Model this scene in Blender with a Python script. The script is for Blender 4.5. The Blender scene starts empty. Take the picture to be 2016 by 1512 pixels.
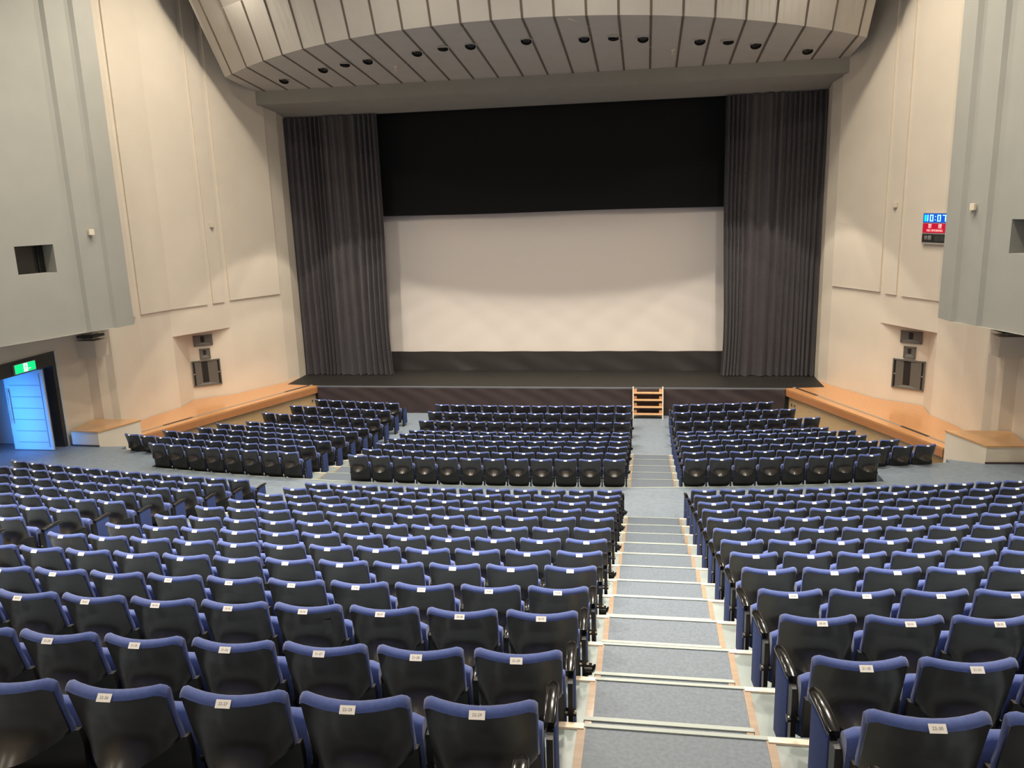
import bpy, bmesh, math, random
from mathutils import Matrix, Vector
random.seed(7)
C = bpy.context.scene.collection
SC = bpy.context.scene
PI = math.pi

# ------------------------------------------------------------------ camera
# hall frame: x = 0 on the hall axis, +y towards the stage, z = 0 just under the front floor
CAM = Vector((3.472, 0.0, 7.082))
yaw, pitch, roll = math.radians(9.619447), math.radians(12.68308), math.radians(-1.857741)
fwd = Vector((-math.sin(yaw)*math.cos(pitch), math.cos(yaw)*math.cos(pitch), -math.sin(pitch)))
rgt = Vector((math.cos(yaw), math.sin(yaw), 0)); upv = rgt.cross(fwd)
r2 = math.cos(roll)*rgt+math.sin(roll)*upv; u2 = -math.sin(roll)*rgt+math.cos(roll)*upv
cam_d = bpy.data.cameras.new('camera'); cam = bpy.data.objects.new('camera', cam_d); C.objects.link(cam)
m3 = Matrix((r2, u2, -fwd)).transposed()
cam.matrix_world = Matrix.Translation(CAM) @ m3.to_4x4()
cam_d.sensor_width = 36.0; cam_d.lens = 36.0*1591.49/2016.0; cam_d.clip_end = 200
SC.camera = cam
def proj(p):
    d = Vector(p)-CAM; z = d.dot(fwd)
    if z < 0.2: return None
    return 1008+1591.49*d.dot(r2)/z, 756-1591.49*d.dot(u2)/z

# ------------------------------------------------------------------ world, exposure
w = bpy.data.worlds.new('world'); SC.world = w; w.use_nodes = True
w.node_tree.nodes['Background'].inputs[0].default_value = (0.9, 0.86, 0.8, 1)
w.node_tree.nodes['Background'].inputs[1].default_value = 0.02
vs = SC.view_settings
vs.view_transform = 'Standard'; vs.look = 'None'; vs.gamma = 1.0; vs.use_curve_mapping = False
vs.exposure = 0.12

# ------------------------------------------------------------------ lights
WARM = (1.0, 0.895, 0.75)
def area(name, loc, target, sx, sy, power, col=WARM, spread=180):
    l = bpy.data.lights.new(name, 'AREA'); l.shape = 'RECTANGLE'; l.size = sx; l.size_y = sy
    l.energy = power; l.color = col; l.spread = math.radians(spread)
    o = bpy.data.objects.new(name, l); C.objects.link(o); o.location = loc
    o.rotation_euler = (Vector(target)-Vector(loc)).to_track_quat('-Z', 'Y').to_euler()
    return o
def spot(name, loc, target, power, ang, blend=.15, col=WARM, r=.06):
    l = bpy.data.lights.new(name, 'SPOT'); l.energy = power; l.color = col
    l.spot_size = math.radians(ang); l.spot_blend = blend; l.shadow_soft_size = r
    o = bpy.data.objects.new(name, l); C.objects.link(o); o.location = loc
    o.rotation_euler = (Vector(target)-Vector(loc)).to_track_quat('-Z', 'Y').to_euler()
    return o
# house lights in the ceiling above the seats
for yy, pw, sp in ((8.3, 360, 84), (14.0, 300, 140), (18.0, 230, 160)):
    for xx in (-7.5, -2.5, 2.5, 7.5):
        area('ceiling_lamp', (xx, yy, 13.85), (xx, yy, 0), .5, .5, pw, spread=sp)
# added lights behind the camera, invented to give the seat backs warm reflections
for xx in (-9.0, -5.2, -1.4, 5.6, 9.2):
    area('added_rear_light', (xx, -3.9, 9.6), (xx, 5, 7.0), 1.2, 2.4, 50)
for xx in (-6, 0, 6): area('added_rear_wash', (xx, -1.6, 13.9), (xx, -4.0, 9.0), 2.0, .4, 170)  # added wash, brightens the unseen back wall that the seat shells mirror
# wall washers behind the top of the ribbed ceiling
for s in (-1, 1):
    area('wall_washer', (s*7.6, 21.5, 13.7), (s*10.6, 24.0, 6.0), .5, .3, 330 if s < 0 else 330)
# recessed downlights over the stage front
DOWN = [(-7.776,25.392), (-6.096,24.463), (-5.267,24.094), (-4.495,23.89), (-2.89,23.427), (-2.078,23.169),
        (-1.291,23.103), (0.269,22.981), (1.809,23.13), (2.588,23.207), (3.362,23.458), (4.884,24.003),
        (5.654,24.212), (6.439,24.701), (7.972,25.555)]
def cloud_z(y): return 10.94+.11*(26.55-y)
for i, (x, y) in enumerate(DOWN):
    if i in (2, 5, 9, 12): continue
    if i in (0, 14): spot('downlight_lamp', (x, y, cloud_z(y)-.14), (x*.88, y+.5, 0), 420, 50, .12); continue
    ha = math.degrees(math.atan2(29.2-y, cloud_z(y)-(3.85+.017*x*x)))+1.0
    spot('downlight_lamp', (x, y, cloud_z(y)-.14), (x, y, 0), 700, 2*ha, .09)
# daylight in the side vestibule
area('vestibule_daylight', (-13.6, 14.9, 2.6), (-12.75, 18.3, 1.9), 1.0, 2.2, 27, (.045, .30, 1.0), 34)

# ------------------------------------------------------------------ materials
def mat(name, col, rough=.6, metal=0, coat=0, emis=None, es=0, noise=0, nscale=8, bump=0, bscale=60, spec=.5, sheen=0, coat_r=.1):
    m = bpy.data.materials.new(name); m.use_nodes = True; nt = m.node_tree; b = nt.nodes['Principled BSDF']
    b.inputs['Base Color'].default_value = (*col, 1); b.inputs['Roughness'].default_value = rough
    b.inputs['Metallic'].default_value = metal; b.inputs['Coat Weight'].default_value = coat
    b.inputs['Coat Roughness'].default_value = coat_r
    b.inputs['Specular IOR Level'].default_value = spec; b.inputs['Sheen Weight'].default_value = sheen
    if emis: b.inputs['Emission Color'].default_value = (*emis, 1); b.inputs['Emission Strength'].default_value = es
    tc = nt.nodes.new('ShaderNodeTexCoord')
    if noise:
        n = nt.nodes.new('ShaderNodeTexNoise'); n.inputs['Scale'].default_value = nscale; n.inputs['Detail'].default_value = 6
        nt.links.new(tc.outputs['Object'], n.inputs['Vector'])
        mr = nt.nodes.new('ShaderNodeMapRange'); mr.inputs['From Min'].default_value = .3; mr.inputs['From Max'].default_value = .7
        mr.inputs['To Min'].default_value = 1-noise; mr.inputs['To Max'].default_value = 1+noise
        nt.links.new(n.outputs['Fac'], mr.inputs['Value'])
        vm = nt.nodes.new('ShaderNodeVectorMath'); vm.operation = 'SCALE'; vm.inputs[0].default_value = col
        nt.links.new(mr.outputs['Result'], vm.inputs['Scale']); nt.links.new(vm.outputs['Vector'], b.inputs['Base Color'])
    if bump:
        n2 = nt.nodes.new('ShaderNodeTexNoise'); n2.inputs['Scale'].default_value = bscale; n2.inputs['Detail'].default_value = 4
        nt.links.new(tc.outputs['Object'], n2.inputs['Vector'])
        bp = nt.nodes.new('ShaderNodeBump'); bp.inputs['Strength'].default_value = bump; bp.inputs['Distance'].default_value = .01
        nt.links.new(n2.outputs['Fac'], bp.inputs['Height']); nt.links.new(bp.outputs['Normal'], b.inputs['Normal'])
    return m
def wood(name, col, col2, rough=.35, scale=(1, 12, 12), rot=0, coat=.3):
    m = mat(name, col, rough, coat=coat); nt = m.node_tree; b = nt.nodes['Principled BSDF']
    tc = nt.nodes.new('ShaderNodeTexCoord'); mp = nt.nodes.new('ShaderNodeMapping')
    mp.inputs['Scale'].default_value = scale; mp.inputs['Rotation'].default_value = (0, 0, rot)
    n = nt.nodes.new('ShaderNodeTexNoise'); n.inputs['Scale'].default_value = 2.2; n.inputs['Detail'].default_value = 8; n.inputs['Roughness'].default_value = .65
    cr = nt.nodes.new('ShaderNodeValToRGB'); cr.color_ramp.elements[0].color = (*col, 1); cr.color_ramp.elements[1].color = (*col2, 1)
    cr.color_ramp.elements[0].position = .3; cr.color_ramp.elements[1].position = .7
    nt.links.new(tc.outputs['Object'], mp.inputs['Vector']); nt.links.new(mp.outputs['Vector'], n.inputs['Vector'])
    nt.links.new(n.outputs['Fac'], cr.inputs['Fac']); nt.links.new(cr.outputs['Color'], b.inputs['Base Color'])
    return m
M = dict(
 cream=mat('cream_plaster', (.74, .665, .55), .75, noise=.03, nscale=1.2, bump=.05, bscale=30),
 grey=mat('grey_plaster', (.365, .365, .33), .8, noise=.03, nscale=1.5, bump=.05, bscale=30),
 ceil=mat('ceiling_board', (.50, .47, .42), .75, noise=.03, nscale=2),
 rib=mat('ceiling_joint', (.13, .105, .08), .8),
 soffit=mat('soffit_paint', (.33, .32, .28), .8, noise=.03, nscale=2),
 carpet=mat('floor_linoleum', (.205, .25, .30), .45, noise=.10, nscale=9, spec=.4),
 runner=mat('aisle_linoleum', (.125, .152, .186), .5, noise=.16, nscale=40, spec=.4),
 pale=mat('pale_linoleum', (.25, .29, .285), .32, noise=.12, nscale=4, spec=.5),
 riser=mat('riser_paint', (.16, .175, .20), .6),
 metal=mat('nosing_metal', (.34, .38, .355), .4),
 nosewood=wood('nosing_wood', (.88, .76, .60), (.78, .65, .50), .4, (12, 2, 2)),
 stripwood=wood('strip_wood', (.34, .25, .17), (.26, .175, .115), .45, (2, 12, 2)),
 stage=mat('black_stage_floor', (.012, .011, .009), .6, noise=.2, nscale=3),
 skirt=mat('maroon_skirt_cloth', (.040, .024, .024), .75, sheen=.2),
 black=mat('black_masking_cloth', (.006, .006, .006), .95),
 blackcloth=mat('black_cloth', (.026, .022, .021), .55, sheen=.3),
 curtain=mat('grey_curtain_velvet', (.056, .050, .055), .5, noise=.15, nscale=14, sheen=.15),
 screen=mat('white_screen', (.80, .74, .68), .85),
 deck=wood('deck_wood', (.66, .33, .135), (.56, .26, .10), .28, (14, 1.2, 8), math.radians(-23)),
 fascia=wood('deck_fascia_wood', (.50, .22, .09), (.42, .18, .07), .35, (3, 3, 14)),
 ply=wood('fascia_plywood', (.62, .42, .22), (.54, .35, .17), .45, (2, 2, 10)),
 slot=mat('grey_vent_strip', (.30, .25, .20), .5), slotd=mat('dark_vent', (.03, .025, .02), .6),
 stepwood=wood('step_wood', (.80, .50, .27), (.70, .40, .20), .4, (10, 2, 2)),
 boxtop=wood('box_top_wood', (.72, .42, .20), (.60, .32, .13), .35, (2, 12, 2)),
 shell=mat('black_plywood_shell', (.017, .0135, .010), .42, coat=.8, coat_r=.2, noise=.45, nscale=7, spec=.4),
 pan=mat('black_seat_pan', (.016, .015, .012), .5),
 blue=mat('blue_upholstery', (.058, .095, .30), .85, noise=.12, nscale=60, bump=.15, bscale=400, sheen=.4),
 bluepanel=mat('blue_end_panel', (.030, .055, .19), .8, noise=.1, nscale=60),
 blacklac=mat('black_lacquer', (.007, .007, .007), .13, spec=.45),
 leg=mat('black_leg_metal', (.012, .012, .013), .35, metal=.2),
 label=mat('white_seat_label', (.93, .91, .87), .45), ink=mat('grey_ink', (.15, .13, .12), .6),
 chrome=mat('screw_metal', (.5, .5, .48), .3, metal=1),
 spkgrey=mat('grey_horn', (.13, .125, .11), .5), spkdark=mat('dark_horn', (.012, .011, .010), .7),
 ivory=mat('ivory_plastic', (.74, .66, .52), .5), dark=mat('dark_opening', (.015, .014, .013), .7),
 glass=mat('dark_booth_glass', (.02, .02, .018), .08),
 doorp=mat('door_paint', (.62, .66, .70), .4), frame=mat('dark_door_frame', (.035, .037, .036), .45),
 grn=mat('exit_green', (.0, .35, .15), .5, emis=(.0, .72, .22), es=1.1),
 wht=mat('sign_white', (.8, .8, .8), .5, emis=(1, 1, .95), es=1.3),
 clockb=mat('clock_blue', (.0, .05, .3), .4, emis=(.0, .06, .55), es=1.0),
 clockd=mat('clock_digit', (.3, .8, .9), .4, emis=(.35, .95, 1.0), es=1.6),
 clockdim=mat('clock_digit_dim', (.0, .5, .8), .4, emis=(.0, .62, .95), es=1.1),
 red=mat('sign_red', (.42, .0, .03), .5, emis=(.5, .0, .03), es=.5),
 redtxt=mat('sign_red_text', (.8, .6, .55), .5, emis=(1, .62, .55), es=.8),
 signblk=mat('sign_black', (.02, .02, .02), .4), signdim=mat('sign_dim', (.045, .05, .05), .4), signtxt=mat('sign_dim_text', (.45, .43, .40), .5),
 alu=mat('sign_aluminium', (.55, .52, .48), .4, metal=.5),
 brownbase=mat('dark_baseboard', (.06, .04, .045), .6),
 tapemark=mat('faded_tape', (.055, .057, .05), .5),
 wire=mat('thin_wire', (.5, .45, .38), .5),
)

# ------------------------------------------------------------------ mesh helpers
class MB:
    def __init__(s): s.v = []; s.f = []; s.m = []; s.mats = []
    def mi(s, m):
        m = M[m] if isinstance(m, str) else m
        if m not in s.mats: s.mats.append(m)
        return s.mats.index(m)
    def add(s, vs, fs, m):
        o = len(s.v); k = s.mi(m); s.v += [tuple(p) for p in vs]
        for f in fs: s.f.append(tuple(o+i for i in f)); s.m.append(k)
    def box(s, a, b, m, mtx=None):
        x0, y0, z0 = a; x1, y1, z1 = b
        p = [(x0,y0,z0),(x1,y0,z0),(x1,y1,z0),(x0,y1,z0),(x0,y0,z1),(x1,y0,z1),(x1,y1,z1),(x0,y1,z1)]
        if mtx: p = [tuple(mtx @ Vector(q)) for q in p]
        s.add(p, [(3,2,1,0),(4,5,6,7),(0,1,5,4),(1,2,6,5),(2,3,7,6),(3,0,4,7)], m)
    def prism(s, poly, z0, z1, m, side=None):   # poly counter-clockwise in plan
        n = len(poly); p = [(x,y,z0) for x,y in poly]+[(x,y,z1) for x,y in poly]
        s.add(p, [tuple(range(n))[::-1], tuple(range(n, 2*n))], m)
        s.add(p, [(i,(i+1)%n,n+(i+1)%n,n+i) for i in range(n)], side or m)
    def quad(s, a, b, c, d, m): s.add([a,b,c,d], [(0,1,2,3)], m)
    def grid(s, fn, nu, nv, m, thick=None, flip=False):
        p = [fn(i/nu, j/nv) for j in range(nv+1) for i in range(nu+1)]
        f = []
        for j in range(nv):
            for i in range(nu):
                a = j*(nu+1)+i; q = (a, a+1, a+nu+2, a+nu+1); f.append(q[::-1] if flip else q)
        if thick is None: s.add(p, f, m); return
        n = len(p); p2 = [tuple(Vector(q)+Vector(thick)) for q in p]
        rim = [i for i in range(nu+1)]+[(j)*(nu+1)+nu for j in range(1, nv+1)]+[nv*(nu+1)+i for i in range(nu-1, -1, -1)]+[j*(nu+1) for j in range(nv-1, 0, -1)]
        fs = f+[tuple(n+i for i in q[::-1]) for q in f]
        for k in range(len(rim)):
            a, b = rim[k], rim[(k+1) % len(rim)]
            q = (b, a, n+a, n+b); fs.append(q[::-1] if flip else q)
        s.add(p+p2, fs, m)
    def tube(s, a, b, r, m, n=8, r1=None, cap=True):
        a = Vector(a); b = Vector(b); d = (b-a).normalized(); t = d.orthogonal().normalized(); u = d.cross(t); r1 = r if r1 is None else r1
        p = [tuple(a+r*(math.cos(2*PI*i/n)*t+math.sin(2*PI*i/n)*u)) for i in range(n)]+[tuple(b+r1*(math.cos(2*PI*i/n)*t+math.sin(2*PI*i/n)*u)) for i in range(n)]
        f = [(i,(i+1)%n,n+(i+1)%n,n+i) for i in range(n)]
        if cap: f += [tuple(range(n))[::-1], tuple(range(n, 2*n))]
        s.add(p, f, m)
    def data(s, name, smooth=False, bevel=0):
        me = bpy.data.meshes.new(name); me.from_pydata(s.v, [], s.f)
        for m in s.mats: me.materials.append(m)
        me.polygons.foreach_set('material_index', s.m)
        if bevel or smooth:
            bm = bmesh.new(); bm.from_mesh(me)
            if bevel:
                bmesh.ops.remove_doubles(bm, verts=bm.verts, dist=1e-5)
                bmesh.ops.bevel(bm, geom=[e for e in bm.edges if e.is_manifold and e.calc_face_angle(0) > .5], offset=bevel, segments=2, profile=.6, affect='EDGES')
            bmesh.ops.recalc_face_normals(bm, faces=bm.faces)
            bm.to_mesh(me); bm.free()
        if smooth:
            me.polygons.foreach_set('use_smooth', [True]*len(me.polygons))
            try: me.set_sharp_from_angle(angle=math.radians(42))
            except Exception: pass
        return me
    def build(s, name, parent=None, smooth=False, bevel=0):
        o = bpy.data.objects.new(name, s.data(name, smooth, bevel)); C.objects.link(o)
        if parent: o.parent = parent
        return o
def tag(o, label=None, cat=None, group=None, kind=None):
    if label: o['label'] = label
    if cat: o['category'] = cat
    if group: o['group'] = group
    if kind: o['kind'] = kind
    return o
def empty(name, loc=(0,0,0), rz=0):
    o = bpy.data.objects.new(name, None); o.empty_display_size = .1; C.objects.link(o)
    o.location = loc; o.rotation_euler = (0, 0, rz); return o
def local(o, loc, rz=0): o.location = loc; o.rotation_euler = (0,0,rz); return o
def text_data(body, size, depth=.001):
    cu = bpy.data.curves.new('lettering', 'FONT'); cu.body = body; cu.size = size; cu.extrude = depth
    cu.align_x = 'CENTER'; cu.align_y = 'CENTER'; cu.resolution_u = 2
    ob = bpy.data.objects.new('lettering', cu); C.objects.link(ob)
    dg = bpy.context.evaluated_depsgraph_get(); dg.update()
    me = bpy.data.meshes.new_from_object(ob.evaluated_get(dg))
    bpy.data.objects.remove(ob); return me
def mirror(poly, s): return [(s*x, y) for x, y in (poly if s > 0 else poly[::-1])]

# ------------------------------------------------------------------ seat rows (concentric arcs)
AX, AY = -.42, 62.44
RB = [59.80,58.88,57.93,57.00,56.03,55.08,54.14,53.17,52.20,51.27,50.32,49.36,48.42]        # b13 .. b1
ZB = [4.32,3.99,3.70,3.40,3.11,2.82,2.54,2.265,2.01,1.765,1.51,1.265,1.02]
RF = [46.10,45.14,44.19,43.25,42.29,41.42,40.40,39.39,38.49]                                  # f9 .. f1
ZF = [.85,.69,.54,.39,.235,.08,.08,.08,.08]
RB = [61.68,60.74]+RB; ZB = [4.96,4.64]+ZB      # two more rows near the photographer
def polar(R, a, z): return (AX+R*math.sin(a), AY-R*math.cos(a), z)
def aof(R, x): return math.asin((x-AX)/R)
def sector(mb, R0, R1, x0, x1, z, zb, top, side, n=48, rise=0):
    # annular slab between radii R0 < R1, clipped by straight lines x = x0, x1
    p = []
    for R in (R0, R1):
        a0, a1 = aof(R, x0), aof(R, x1)
        for i in range(n+1):
            a = a0+(a1-a0)*i/n; p.append(polar(R, a, z))
    q = [(x, y, zb) for x, y, _ in p]; N = n+1
    mb.add(p, [(N+i, N+i+1, i+1, i) for i in range(n)], top)
    mb.add(p+q, [(i, i+1, 2*N+i+1, 2*N+i) for i in range(n)]+[(N+i+1, N+i, 3*N+i, 3*N+i+1) for i in range(n)]
           +[(0, 2*N, 3*N, N), (n, N+n, 3*N+n, 2*N+n)], side)

floor = empty('floor'); tag(floor, kind='structure')
HALFW = 12.6
NO = .125
terr = []      # (R_front, R_rear, z) back to front
rows = [(R, z) for R, z in zip(RB, ZB)]
for i, (R, z) in enumerate(rows):
    Rr = (R-NO) if i else R+1.3
    Rf = rows[i+1][0]-NO if i+1 < len(rows) else RF[0]-NO
    terr.append((Rf, Rr, z))
mb = MB()
for Rf, Rr, z in terr: sector(mb, Rf, Rr, -HALFW+.6, HALFW-.6, z, z-.5, 'carpet', 'riser')
o = mb.build('terrace', floor)
mb = MB()
for i, (R, z) in enumerate(zip(RF, ZF)):
    if z <= .09: break
    Rf = RF[i+1]-NO; lim = 8.48 if i == 0 else 10.25
    sector(mb, Rf, R-NO, -lim, lim, z, z-.5, 'carpet', 'riser')
mb.build('stalls_terrace', floor)
mb = MB(); mb.prism([(-11.6,19.0),(11.6,19.0),(11.6,26.6),(-11.6,26.6)], -.2, .08, 'carpet'); mb.build('stalls_floor', floor)
# side landings level with the cross aisle, and the little flights down beside the boxes
for s in (-1, 1):
    mb = MB()
    def RX(R, x): a = aof(R, x); return (x, AY-R*math.cos(a))
    pts = [(s*8.5, RX(46.1, s*8.5)[1]), (s*12.6, RX(46.1, s*12.6)[1]), (s*12.6, 20.6), (s*11.0, 20.6), (s*11.0, 18.75), (s*10.28, RX(44.7, s*10.28)[1]), (s*10.28, RX(44.93, s*10.28)[1]), (s*8.5, RX(44.93, s*8.5)[1])]
    mb.prism(pts if s > 0 else pts[::-1], .2, 1.018, 'carpet', 'carpet')
    for k in range(5):
        y0 = 18.2+.3*k+.3; mb.box((min(s*10.26, s*11.0), y0, .0), (max(s*10.26, s*11.0), y0+.45, .88-.16*k), 'carpet')
    mb.build('side_landing', floor)

# aisle runners, nosings and half steps
def arc_y(R, x): return AY-R*math.cos(aof(R, x))
def aisle(s):
    X0, X1 = 3.0, 4.38            # bounds of the aisle (mirrored on the left)
    xa, xb = 3.165, 4.095         # runner
    mbx = MB()
    def bx(x0, x1, y0, y1, z0, z1, m): mbx.box((min(s*x0, s*x1), y0, z0), (max(s*x0, s*x1), y1, z1), m)
    xm = s*3.65
    alls = [(Rf, Rr, z, True) for Rf, Rr, z in terr[:-1]]+[(RF[i+1]-NO, RF[i]-NO, ZF[i], False) for i in range(5)]
    zs = [t[2] for t in alls]
    for k, (Rf, Rr, z, back) in enumerate(alls):
        yf, yr = arc_y(Rf, xm), arc_y(Rr, xm)
        top = z+.004
        bx(X0, xa, yr+.01, yf, z, top, 'pale'); bx(xb, X1, yr+.01, yf, z, top, 'pale')
        bx(xa, xb, yr+.01, yf, z, top+.002, 'runner')
        bx(xa-.045, xa, yr+.01, yf, z, top+.006, 'stripwood'); bx(xb, xb+.045, yr+.01, yf, z, top+.006, 'stripwood')
        # nosing: wooden plates at both ends, metal between
        nm = 'metal' if back else 'nosewood'
        nw = .03 if back else .03
        bx(X0-.05, xa-.01, yf-.05+.02, yf+.015, z-.03, z+.016, 'nosewood'); bx(xb+.01, X1+.02, yf-.05+.02, yf+.015, z-.03, z+.016, 'nosewood')
        bx(xa-.01, xb+.01, yf-nw+.02, yf+.02, z-.03, z+.014, 'metal')
        if back:
            zn = terr[k+1][2] if k+1 < len(terr) else z-.25; h = (z-zn)/2
            bx(xa-.03, xb-.02, yf+.02, yf+.312, zn-.01, zn+h, 'riser')
            bx(xa, xb-.05, yf+.02, yf+.29, zn+h, zn+h+.005, 'runner')
            bx(xa-.03, xa+.01, yf+.02, yf+.29, zn+h, zn+h+.009, 'stripwood'); bx(xb-.06, xb-.02, yf+.02, yf+.29, zn+h, zn+h+.009, 'stripwood')
            bx(xa-.035, xb-.015, yf+.28, yf+.315, zn+h-.03, zn+h+.014, 'metal')
    o = mbx.build('trim_1' if s > 0 else 'trim_2'); tag(o, kind='structure')
aisle(1); aisle(-1)
# pale edge strip along the front of the cross aisle
mb = MB(); sector(mb, RF[0]-NO-.015, RF[0]-NO+.035, -8.5, 8.5, 1.03, .98, 'metal', 'metal', 40); o = mb.build('trim_3'); tag(o, kind='structure')

# ------------------------------------------------------------------ stage
mb = MB(); mb.prism([(-7.87,26.2),(7.87,26.2),(9.12,26.4),(9.12,28.6),(9.6,28.6),(9.6,31.5),(-9.6,31.5),(-9.6,28.6),(-9.12,28.6),(-9.12,26.4)], -.1, 1.0, 'stage')
mb.box((-7.87,26.15,.965),(7.87,26.21,1.006),'riser')
stage = mb.build('floor_stage'); tag(stage, kind='structure')
def skirt_fn(u, v):
    x = -7.86+15.72*u; z = .085+.88*v
    y = 26.13+.012*math.sin(x*2.3+3*v)+.010*math.sin(x*7.1+9*v*v)+.007*math.sin(17*x-6*v)*(1-v)
    if x > 5.8: y += .02*math.sin((x-5.8)*3+v*7)
    return (x, y-.02, z)
mb = MB(); mb.grid(skirt_fn, 260, 12, 'skirt', (0,.02,0), flip=False)
for i in range(63): mb.box((-7.8+.25*i, 26.09, .085), (-7.78+.25*i, 26.11, .13), 'skirt')
o = mb.build('stage_skirt', smooth=True); tag(o, 'long dark maroon cloth skirt hung across the stage front', 'stage skirt')

# wall behind everything on stage
mb = MB(); mb.box((-12,31.5,-.2),(12,31.7,14.5),'black'); o = mb.build('wall_stage_back'); tag(o, kind='structure')

# screen with its surround cloths
scr = empty('projection_screen', (0,29.2,1.0)); tag(scr, 'large white cinema screen standing at the back of the stage', 'screen')
def scr_fn(u, v):
    x = -6.6+13.2*u; z = .55+6.3*v
    return (x, .02*math.sin(x*.8)*.4, z)
mb = MB(); mb.grid(scr_fn, 60, 20, 'screen', (0,.03,0)); mb.build('screen_cloth', scr, smooth=True)
mb = MB(); mb.box((-6.7,.08,0),(-6.6,.16,6.9),'leg'); mb.box((6.6,.08,0),(6.7,.16,6.9),'leg'); mb.box((-6.7,.08,6.82),(6.7,.16,6.9),'leg'); mb.build('frame', scr)
def low_fn(u, v):
    x = -6.7+13.4*u; z = 1.0+.70*v
    a = .014*math.sin(x*1.7)+.02*math.sin(x*3.1+5*v)*(1-v)
    for cx in (-4.2, -1.2, .3, 3.9, 5.0): a += .035*math.exp(-((x-cx-(1-v)*.9)/.35)**2)*(1-v*.6)
    return (x, 29.0-a, z+.006*math.sin(x*4)*v)
mb = MB(); mb.grid(low_fn, 200, 12, 'blackcloth', (0,.02,0)); o = mb.build('screen_skirt', smooth=True)
tag(o, 'wrinkled black cloth stretched below the white screen', 'cloth')
def bord_fn(u, v):
    x = -7.2+14.4*u; z = 6.71+7.65*v; return (x, 28.92+.02*math.sin(x*1.3)+.03*v, z+.012*math.sin(x*.7))
mb = MB(); mb.grid(bord_fn, 60, 8, 'black', (0,.03,0)); o = mb.build('masking_border', smooth=True)
tag(o, 'tall black masking drape hanging above the white screen', 'drape')

# side curtains
def curtain(x_in, x_out, seed, label):
    rnd = random.Random(seed); n = 420; t = 0; ph = []; k = 0
    for i in range(n+1):
        ph.append(t); u = i/n
        dens = 1.0+.9*(u > .55)+1.3*(u < .22)+.35*math.sin(9*u+seed)
        t += dens*.145+.03*rnd.random()
    amp = [.065+.06*abs(math.sin(7.3*i/n+seed))*abs(math.sin(17*i/n))+.012*rnd.random() for i in range(n+1)]
    lo = [rnd.uniform(-1, 1) for _ in range(9)]
    def fn(u, v):
        i = min(n, int(u*n+.5)); zz = 1.03+(10.19-1.03)*v
        x = x_in+(x_out-x_in)*u
        g = (1-v)**3
        drift = .05*math.sin(3.1*u*6+lo[2]*3)*(1-v)+.16*g*(1-u)**3*(1 if u < .3 else .3)*math.sin(5*v)
        a = amp[i]*(.7+.3*(1-v))
        y = 28.05+a*math.sin(ph[i]+.35*math.sin(3*v+4*u))+.03*math.sin(11*u)
        if v < .02: y -= .03*abs(math.sin(ph[i]*.5)); zz = 1.005+.02*abs(math.sin(ph[i]*.7))
        return (x+drift*(1 if x_out > x_in else -1), y, zz)
    mb = MB(); mb.grid(fn, n, 30, 'curtain', (0,.03,0), flip=(x_out < x_in))
    o = mb.build('stage_curtain', smooth=True); tag(o, label, 'curtain')
curtain(-5.72, -9.35, 3, 'charcoal pleated stage curtain hanging left of the white screen')
curtain(5.98, 9.4, 8, 'charcoal pleated stage curtain hanging right of the white screen')

# ------------------------------------------------------------------ proscenium, walls
TOP = 14.4
mb = MB()
mb.box((-9.6,26.62,10.60),(9.6,26.8,11.3),'soffit')                       # vertical band under the ribbed ceiling
mb.add([(-9.6,26.62,10.50),(9.6,26.62,10.50),(9.6,28.2,10.20),(-9.6,28.2,10.20),(-9.6,26.62,10.6),(9.6,26.62,10.6),(9.6,28.2,10.4),(-9.6,28.2,10.4)],
       [(3,2,1,0),(4,5,6,7),(0,1,5,4),(1,2,6,5),(2,3,7,6),(3,0,4,7)], 'soffit')
mb.box((-9.6,28.2,10.2),(9.6,28.35,14.4),'black')
o = mb.build('wall_proscenium'); tag(o, kind='structure')

WALL = [(9.12,28.3),(9.10,27.45),(9.28,26.9),(10.27,25.0)]                 # from the stage outward
NICHE = [(10.27,25.0),(10.50,24.80),(11.36,24.13),(11.22,23.08)]
WALL2 = [(11.22,23.08),(11.52,21.9),(11.55,20.55)]
def strip(mb, pts, z0, z1, m, s, inward=True):
    for a, b in zip(pts[:-1], pts[1:]):
        p = [(s*a[0],a[1],z0),(s*b[0],b[1],z0),(s*b[0],b[1],z1),(s*a[0],a[1],z1)]
        mb.add(p, [(0,1,2,3) if s > 0 else (3,2,1,0)], m)
def lerp(a, b, t): return (a[0]+(b[0]-a[0])*t, a[1]+(b[1]-a[1])*t)
def panel(mb, a, b, z0, z1, th, s, m='cream'):
    d = Vector((b[0]-a[0], b[1]-a[1])).normalized(); n = Vector((-abs(d[1]), -abs(d[0])))  # towards the hall
    n = Vector((d[1], -d[0])); n = n if n[0] < 0 else -n
    q = [(s*a[0],a[1]),(s*b[0],b[1]),(s*(b[0]+n[0]*th),b[1]+n[1]*th),(s*(a[0]+n[0]*th),a[1]+n[1]*th)]
    ar = sum(q[i][0]*q[(i+1)%4][1]-q[(i+1)%4][0]*q[i][1] for i in range(4))
    mb.prism(q if ar > 0 else q[::-1], z0, z1, m)
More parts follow.
